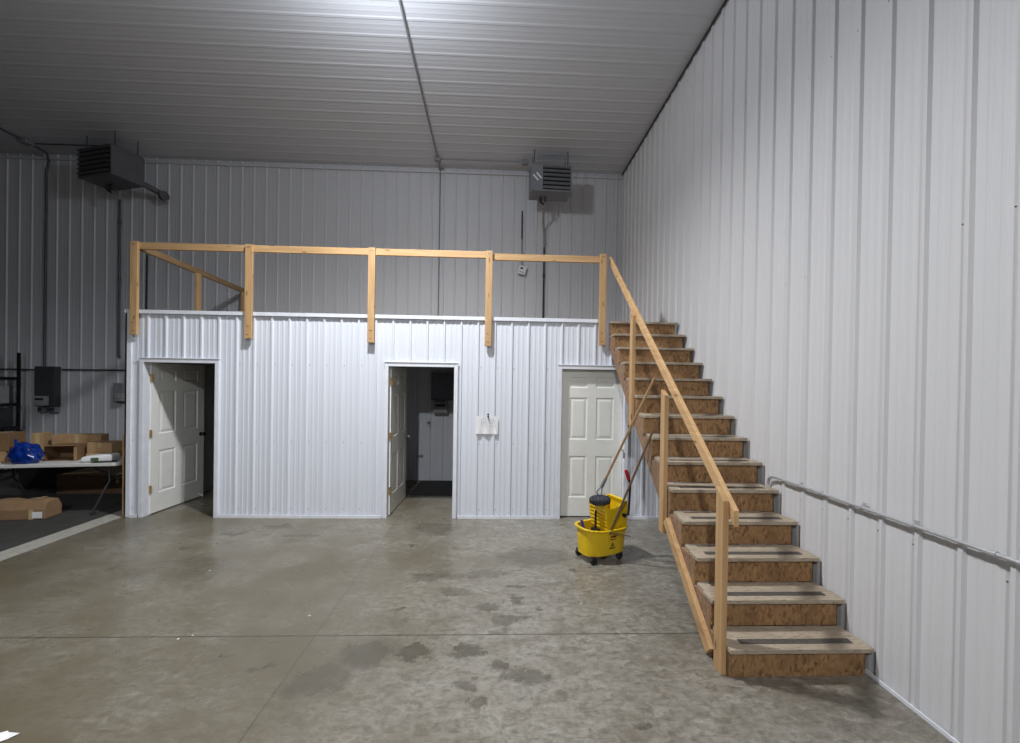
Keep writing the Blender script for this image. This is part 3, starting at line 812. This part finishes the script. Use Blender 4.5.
# ------------------------------------------------------------------ far left corner: table and clutter
TR = math.radians(9.1)
TB = thing('folding_table', 'white plastic folding table at the left covered with cardboard boxes', 'table', (-6.045, 5.86, 0), TR)
TZ = .705
mb = MB()
prof = []
L2, D2, r = .915, .38, .07
for cx_, cy__, a0 in ((L2 - r, D2 - r, 0), (-L2 + r, D2 - r, 90), (-L2 + r, -D2 + r, 180), (L2 - r, -D2 + r, 270)):
    for k in range(7):
        a = math.radians(a0 + 15 * k); prof.append((cx_ + r * math.cos(a), cy__ + r * math.sin(a)))
mb.prism(prof, 2, TZ - .045, TZ)
mb.build('table_top', M['table_top'], TB, local=True, bevel=.006)
for sx in (1, -1):
    for sy in (-1, 1):
        mb = MB()
        mb.tube([(sx * .70, sy * .20, TZ - .047), (sx * .72, sy * .22, .42), (sx * .70, sy * .25, .36), (sx * .60, sy * .31, .06), (sx * .595, sy * .315, .012)], .0135, 10)
        lg = mb.build('leg', M['table_leg'], TB, local=True, smooth=True)
        mb = MB(); mb.lathe([(.018, 0.001), (.020, .01), (.018, .035), (.014, .04)], (sx * .595, sy * .315, 0), 12)
        mb.build('foot', M['rubber'], lg, local=True, smooth=True)
    mb = MB(); mb.tube([(sx * .72, -.22, .42), (sx * .72, .22, .42)], .010, 8); mb.build('cross_tube', M['table_leg'], TB, local=True)
    mb = MB(); mb.tube([(sx * .70, 0, .42), (sx * .22, 0, TZ - .05)], .009, 8); mb.build('brace', M['table_leg'], TB, local=True)

TM = Matrix.Translation((-6.045, 5.86, 0)) @ Matrix.Rotation(TR, 4, 'Z')
def carton(label, x, y, z, w, d, h, rz, mat, flaps=False, group='cardboard boxes on the folding table', tape=True, world=False, flap_h=.14, name='cardboard_box'):
    p = Vector((x, y, z)) if world else TM @ Vector((x, y, z))
    t = thing(name, label, 'box', p, (0 if world else TR) + rz, group)
    mb = MB(); e = .004
    if flaps:
        mb.box(-w/2, w/2, -d/2, -d/2 + e, 0, h); mb.box(-w/2, w/2, d/2 - e, d/2, 0, h)
        mb.box(-w/2, -w/2 + e, -d/2 + e, d/2 - e, 0, h); mb.box(w/2 - e, w/2, -d/2 + e, d/2 - e, 0, h); mb.box(-w/2 + e, w/2 - e, -d/2 + e, d/2 - e, 0, e)
    else: mb.box(-w/2, w/2, -d/2, d/2, 0, h)
    mb.build('box_body', mat, t, local=True, bevel=.003)
    if flaps:
        for (a, b, ang) in (((-w/2, -d/2), (w/2, -d/2), flaps[0]), ((-w/2, d/2), (w/2, d/2), flaps[1])):
            sgn = -1 if a[1] < 0 else 1
            dy, dz = math.cos(ang) * flap_h * sgn, math.sin(ang) * flap_h
            m2 = MB(); m2.bar((a[0], a[1] + dy / 2, h + dz / 2 + .004), (b[0], b[1] + dy / 2, h + dz / 2 + .004), flap_h, .004, (0, -dz * sgn, abs(dy)) if abs(dy) > 1e-3 else (0, 1, 0.0))
            m2.build('flap', mat, t, local=True)
    elif tape:
        m2 = MB(); m2.box(-.024, .024, -d/2 - .0008, d/2, h - .002, h + .001); m2.box(-.024, .024, -d/2 - .0012, -d/2 + .002, h * .55, h + .001)
        m2.build('tape', M['tape'], t, local=True)
    return t
def tl(wx, wy):                                           # world x, y -> table frame
    v = TM.inverted() @ Vector((wx, wy, 0)); return v.x, v.y
zt = TZ + .001
x, y = tl(-6.58, 5.66); carton('brown cardboard box on the table at the left of the blue bag', x, y, zt + .146, .30, .24, .235, .05, M['card_dark'])
x, y = tl(-6.60, 5.66); carton('pale low box under the brown box at the left of the blue bag', x, y, zt, .28, .26, .145, 0, M['card'])
x, y = tl(-6.43, 5.98); carton('small orange brown box standing behind the blue bag', x, y, zt, .13, .16, .345, .1, M['card'])
x, y = tl(-5.99, 6.07); carton('wide cardboard box standing behind the open box on the table', x, y, zt, .60, .14, .315, -.03, M['card'])
x, y = tl(-5.545, 5.96); carton('shallow cardboard box under the tan box near the table end', x, y, zt, .30, .24, .085, .02, M['card'])
x, y = tl(-5.54, 5.97); carton('tan cardboard box stacked on the shallow box near the table end', x, y, zt + .0865, .32, .22, .14, -.12, M['card'])
# box lying on its side, mouth toward the room
x, y = tl(-5.935, 5.85)
ob = thing('cardboard_box', 'open cardboard box lying on its side with its mouth to the front of the table', 'box', TM @ Vector((x, y, zt)), TR + .05, 'cardboard boxes on the folding table')
mb = MB(); w_, d_, h_, e_ = .36, .26, .20, .005
mb.box(-w_/2, w_/2, -d_/2, d_/2, 0, e_); mb.box(-w_/2, w_/2, -d_/2, d_/2, h_ - e_, h_); mb.box(-w_/2, -w_/2 + e_, -d_/2, d_/2, e_, h_ - e_); mb.box(w_/2 - e_, w_/2, -d_/2, d_/2, e_, h_ - e_); mb.box(-w_/2 + e_, w_/2 - e_, d_/2 - e_, d_/2, e_, h_ - e_)
mb.build('box_body', M['card_dark'], ob, local=True)
mb = MB(); mb.bar((0, -d_/2 - .001, h_ - .001), (0, -d_/2 - .065, h_ + .012), w_, .004); mb.build('flap', M['card'], ob, local=True)
mb = MB(); mb.bar((w_/2 - .002, -d_/2 - .001, h_/2), (w_/2 + .01, -d_/2 - .07, h_/2), .004, h_ - .02); mb.build('flap', M['card'], ob, local=True)

# crumpled blue bag
def blob(cx, cy, cz, rx, ry, rz_, amp, seed, flat=.0):
    rings = []; N = 40
    for i in range(18):
        ph = PI * (i + .02) / 17.04; ring = []
        for k in range(N):
            a = 2 * PI * k / N; d = Vector((math.sin(ph) * math.cos(a), math.sin(ph) * math.sin(a), math.cos(ph)))
            q = 1 + amp * mnoise.noise(d * 2.6 + Vector((seed, 0, 0))) + amp * .6 * abs(mnoise.noise(d * 6 + Vector((0, seed, 0))))
            z = d.z * rz_ * q
            ring.append(Vector((cx + d.x * rx * q, cy + d.y * ry * q, cz + max(z, -flat))))
        rings.append(ring)
    return MB().loft(rings)
x, y = tl(-6.165, 5.55)
bb = thing('plastic_bag', 'crumpled shiny blue plastic bag on the folding table', 'bag', TM @ Vector((x, y, TZ)), TR)
b = blob(0, 0, .104, .150, .10, .145, .34, 3.1, .102); b.build('bag_body', M['blue'], bb, local=True, smooth=True)
b = MB(); b.tube([(-.08, .0, .18), (-.12, .02, .25), (-.14, .03, .31)], [.03, .02, .012], 8); b.build('bag_ear', M['blue'], bb, local=True, smooth=True)
# white packet and black folder at the table end
x, y = tl(-5.385, 5.715)
pk = thing('paper_packet', 'white and green packet lying at the right end of the folding table', 'packet', TM @ Vector((x, y, TZ + .0085)), TR + .1)
b = MB(); b.loft([[Vector((sx * .17 * s, sy * .09 * s + .01, z + (.022 if sx > 0 else 0) * (z > .02))) for sx, sy in ((-1,-1),(1,-1),(1,1),(-1,1))] for z, s in ((.001, .96), (.025, 1), (.052, .98), (.068, .86))])
b.build('packet_body', M['paper'], pk, local=True, bevel=.012)
b = MB(); b.box(-.05, .03, -.0955, -.0895, .015, .055); b.build('green_print', M['green'], pk, local=True)
x, y = tl(-5.27, 5.665)
tb = MB(); p = TM @ Vector((x, y, TZ + .001)); tb.box(-.12, .12, -.055, .055, 0, .007, Matrix.Translation(p) @ Matrix.Rotation(TR + .05, 4, 'Z'))
tag(tb.build('folder', M['black'], bevel=.003), 'flat black folder under the white packet at the right end of the table', 'folder')

# package on the floor under the table
pt = thing('cardboard_package', 'long taped cardboard package on the floor under the folding table', 'box', (-6.31, 5.53, 0), math.radians(7))
mb = MB()
secs = []
for s in range(9):
    xx = -.46 + .92 * s / 8; hh = .235 + .012 * math.sin(s * 2.2); ii = .02 + .006 * math.sin(s * 1.3)
    secs.append([Vector((xx, -.12, .001)), Vector((xx, -.125, hh * .55)), Vector((xx, -.10 + ii, hh)), Vector((xx, .09 - ii, hh)), Vector((xx, .125, hh * .55)), Vector((xx, .12, .001))])
mb.loft(secs); mb.build('package_body', M['card_floor'], pt, local=True, bevel=.008)
mb = MB(); mb.box(.29, .34, -.1285, -.1255, .004, .13); mb.build('tape', M['tape'], pt, local=True)
mb = MB(); mb.box(.29, .34, -.075, .07, .2475, .249); mb.build('tape', M['tape'], pt, local=True)
mb = MB(); mb.box(.33, .44, -.1290, -.1262, .02, .10); mb.build('address_label', M['paper'], pt, local=True)

# dark cartons lying behind the table
carton('long dark brown carton lying on the floor behind the folding table', -6.05, 7.05, .001, 1.75, .75, .30, .06, M['card_old'], group='cartons behind the table', world=True, name='long_carton')
carton('black flat crate on the floor behind the table near the shelving', -7.45, 7.25, .001, .74, .62, .42, .1, M['black'], group='cartons behind the table', tape=False, world=True, name='flat_crate')
for (x, y, z, l, a, lab) in ((-6.62, 6.72, .303, .42, .35, 'short pale wood strip on the dark carton, nearest the shelving'), (-5.78, 6.76, .303, .16, .15, 'tiny pale wood strip on the dark carton, at its front edge'), (-5.42, 7.0, .303, .18, .0, 'pale wood strip on the dark carton, nearest the loft wall')):
    mb = MB(); mb.box(-l/2, l/2, -.02, .02, 0, .012, Matrix.Translation((x, y, z)) @ Matrix.Rotation(a, 4, 'Z'))
    tag(mb.build('wood_strip', M['pine_x']), lab, 'strip', 'pale wood strips behind the table')

# board leaning on the loft corner
mb = MB(); mb.bar((-4.957, 5.60, .002), (-4.950, 5.585, 1.09), .05, .020, (0, 1, 0))
tag(mb.build('leaning_board', M['pine_z'], bevel=.002), 'narrow pale board leaning upright on the left corner of the loft wall', 'board')

# shelving unit at far left
SX0, SX1, SY0, SY1 = -9.56, -9.10, 6.35, 8.10
su = thing('shelving_unit', 'black metal shelving unit at the left edge before the back wall', 'shelf', (-9.33, 7.2, 0))
for xx in (SX0 + .02, SX1 - .02):
    for yy in (SY0 + .02, SY1 - .02):
        mb = MB(); mb.box(xx - .018, xx + .018, yy - .018, yy + .018, 0.001, 2.27); mb.build('post', M['black'], su)
for z in (.20, .60, .87, 1.32, 1.81):
    mb = MB(); mb.box(SX0, SX1, SY0, SY1, z - .06, z); mb.build('shelf_board', M['black'], su, bevel=.003)
def shelfbox(label, y0, y1, z, h, mat, print_=False):
    t = thing('storage_box', label, 'box', (-9.33, (y0 + y1) / 2, z), 0, 'boxes on the shelving unit')
    mb = MB(); w = y1 - y0; mb.box(-.19, .19, -w/2, w/2, 0, h); mb.build('box_body', mat, t, local=True, bevel=.004)
    mb = MB()
    if print_:
        for k in range(4): mb.box(.1902, .1915, -w/2 + .06 + k * .16, -w/2 + .15 + k * .16, .07, .19)
        mb.build('print', M['black'], t, local=True)
    else:
        mb.box(-.195, .195, -w/2 - .006, w/2 + .006, h + .0003, h + .02); mb.build('lid', mat, t, local=True, bevel=.003)
    return t
shelfbox('grey printed box on the upper shelf of the black shelving unit', 7.15, 7.95, 1.3205, .33, M['device'], True)
shelfbox('dark grey lidded box on the lower shelf of the black shelving unit', 7.0, 7.98, .8705, .34, M['panel_dark'])

# electrical panels
def epanel(label, x0, x1, y, z0, z1, dx0, dx1, dz0, dz1, mat='panel_dark'):
    t = thing('electrical_panel', label, 'electrical panel', ((x0 + x1) / 2, y, z0))
    mb = MB(); mb.box(x0, x1, y - .12, y, z0, z1); mb.build('cabinet', M[mat], t, bevel=.006)
    mb = MB(); mb.box(x0 + .03, x1 - .03, y - .128, y - .1203, z0 + .25 if dz0 > z0 else z0 + .04, z1 - .05); mb.build('cover', M[mat], t, bevel=.004)
    mb = MB(); mb.box(dx0, dx1, y - .20, y - .129, dz0, dz1); c = mb.build('controller', M['device'], t, bevel=.010)
    mb = MB(); mb.box(dx0 + .04, dx1 - .04, y - .2025, y - .2003, dz0 + (dz1 - dz0) * .58, dz1 - .035); mb.build('display', M['black'], c)
    mb = MB(); mb.box(dx0 + .04, dx1 - .04, y - .2025, y - .2003, dz0 + .03, dz0 + .045); mb.build('slot', M['grey_paint'], c)
    return t
epanel('dark electrical panel with grey controller on the back wall beside the shelving', -8.93, -8.56, ZB - .022, 1.25, 2.02, -8.87, -8.64, 1.265, 1.45)
for (x0, x1, lab) in ((-8.92, -8.81, 'small grey outlet box under the electrical panel, nearer the shelving'), (-8.76, -8.58, 'grey junction box under the electrical panel, nearer the loft')):
    t = thing('outlet_box', lab, 'outlet', ((x0 + x1) / 2, ZB - .02, 1.13))
    mb = MB(); mb.box(x0, x1, ZB - .10, ZB - .0215, 1.13, 1.2365); mb.build('case', M['grey_paint'], t, bevel=.006)
    mb = MB(); mb.box(x0 + .02, x1 - .02, ZB - .106, ZB - .1005, 1.15, 1.22); mb.build('cover', M['panel_dark'], t, bevel=.002)
# grey disconnect beside the loft corner
t = thing('disconnect_switch', 'grey switch box on the back wall just left of the loft corner', 'switch', (-7.36, ZB - .02, 1.40))
mb = MB(); mb.box(-7.50, -7.30, ZB - .11, ZB - .02, 1.36, 1.72); mb.build('case', M['grey_paint'], t, bevel=.008)
mb = MB(); mb.box(-7.42, -7.27, ZB - .17, ZB - .111, 1.37, 1.52); mb.lathe([(.02, 0), (.02, .02)], (-7.345, ZB - .19, 1.45), 12, 1)
mb.build('outlet', M['device'], t, bevel=.006)
mb = MB(); mb.tube([(-7.30, ZB - .06, 1.93), (-7.285, ZB - .06, 1.62), (-7.26, ZB - .10, 1.40)], .018, 8); mb.build('cable', M['black'], t, smooth=True)
# panel seen through the middle door
epanel('blue grey breaker panel seen through the middle open doorway', -1.25, -.78, 7.629, 1.505, 1.99, -1.20, -.935, 1.275, 1.475, 'panel_blue')
t = thing('wall_hook', 'small white hook on the room wall through the middle doorway', 'hook', (-1.30, 7.63, 1.05))
mb = MB(); mb.lathe([(.03, 0), (.03, .01)], (-1.30, 7.60, 1.07), 12, 1); mb.build('plate', M['black'], t)
mb = MB(); mb.tube([(-1.30, 7.598, 1.07), (-1.29, 7.55, 1.03), (-1.28, 7.54, 1.015), (-1.27, 7.55, 1.03)], .012, 8); mb.build('hook', M['paper'], t, smooth=True)
mb = MB(); mb.box(-1.43, -.2, 6.63, 7.60, .0005, .012)  # added dark sheet that darkens the floor behind the doorway
M['mat'] = plain('floor_darkening_sheet', rgb(62, 62, 64), .8, 0, .2, 30)
tag(mb.build('floor_tone', M['mat'], bevel=.003), 'dark sheet added to darken the floor inside the middle doorway', 'mat')

# paper scraps on the floor
mb = MB()
v = [(-2.86, 2.05, .004), (-2.70, 2.02, .012), (-2.53, 2.125, .010), (-2.49, 2.19, .004), (-2.46, 2.222, .012), (-2.515, 2.222, .018), (-2.535, 2.242, .014), (-2.66, 2.17, .006), (-2.86, 2.12, .010)]
v = [(x, 2.125 + (y - 2.125) * .72 + .002, z) for x, y, z in v]
mb.add(v, [list(range(9))])
o = tag(mb.build('paper_scrap', M['paper']), 'torn white paper scrap lying on the floor at the bottom left', 'paper')
sm = o.modifiers.new('thick', 'SOLIDIFY'); sm.thickness = .001; sm.offset = 1
def crumb(label, x, y, s):
    b = MB(); b.lathe([(.3, 0.02), (1, .15), (.8, .5), (.2, .6)], (0, 0, 0), 7)
    b.v = [Vector((x + q.x * s * .6 * random.uniform(.6, 1.4), y + q.y * s * .5, .0003 + q.z * s * .6)) for q in b.v]
    tag(b.build('paper_crumb', M['crumb']), label, 'scrap', 'small white scraps on the floor')
crumb('white crumb on the concrete just before the cross joint at left', -2.26, 2.98, .018)
crumb('white crumb beside the cross joint, second from the left', -2.19, 3.02, .014)
crumb('white crumb in front of the left open door', -2.77, 4.03, .016)
crumb('white crumb left of the long joint, nearer the camera than the doors', -1.47, 3.26, .018)
crumb('white crumb on the grey floor between the dark stains and the stairs', .72, 3.42, .018)

# ------------------------------------------------------------------ camera and world
cam = bpy.data.cameras.new('camera'); co = bpy.data.objects.new('camera', cam); C.objects.link(co)
F, CX, CY, YAW, PITCH, ROLL, HCAM = 408.0, 514.404, 383.328, -.0363, -.0057, .0155, 1.8778
cam.sensor_fit = 'HORIZONTAL'; cam.sensor_width = 36; cam.lens = F * 36 / 1020
cam.shift_x = -(CX - 510) / 1020; cam.shift_y = (CY - 371.5) / 1020
fwd = Vector((-math.sin(YAW), math.cos(YAW), 0)); rt = Vector((math.cos(YAW), math.sin(YAW), 0)); up = Vector((0, 0, 1))
f2 = fwd * math.cos(PITCH) + up * math.sin(PITCH); u2 = up * math.cos(PITCH) - fwd * math.sin(PITCH)
R = rt * math.cos(ROLL) + u2 * math.sin(ROLL); U = u2 * math.cos(ROLL) - rt * math.sin(ROLL)
co.matrix_world = Matrix(((R.x, U.x, -f2.x, 0), (R.y, U.y, -f2.y, 0), (R.z, U.z, -f2.z, HCAM), (0, 0, 0, 1)))
cam.clip_start = .05
sc = bpy.context.scene
sc.camera = co
w = bpy.data.worlds.new('world'); sc.world = w; w.use_nodes = True
w.node_tree.nodes['Background'].inputs[0].default_value = (.6, .65, .7, 1); w.node_tree.nodes['Background'].inputs[1].default_value = .02
vs = sc.view_settings
vs.view_transform = 'Standard'; vs.look = 'None'; vs.gamma = 1; vs.use_curve_mapping = False; vs.exposure = 0.0
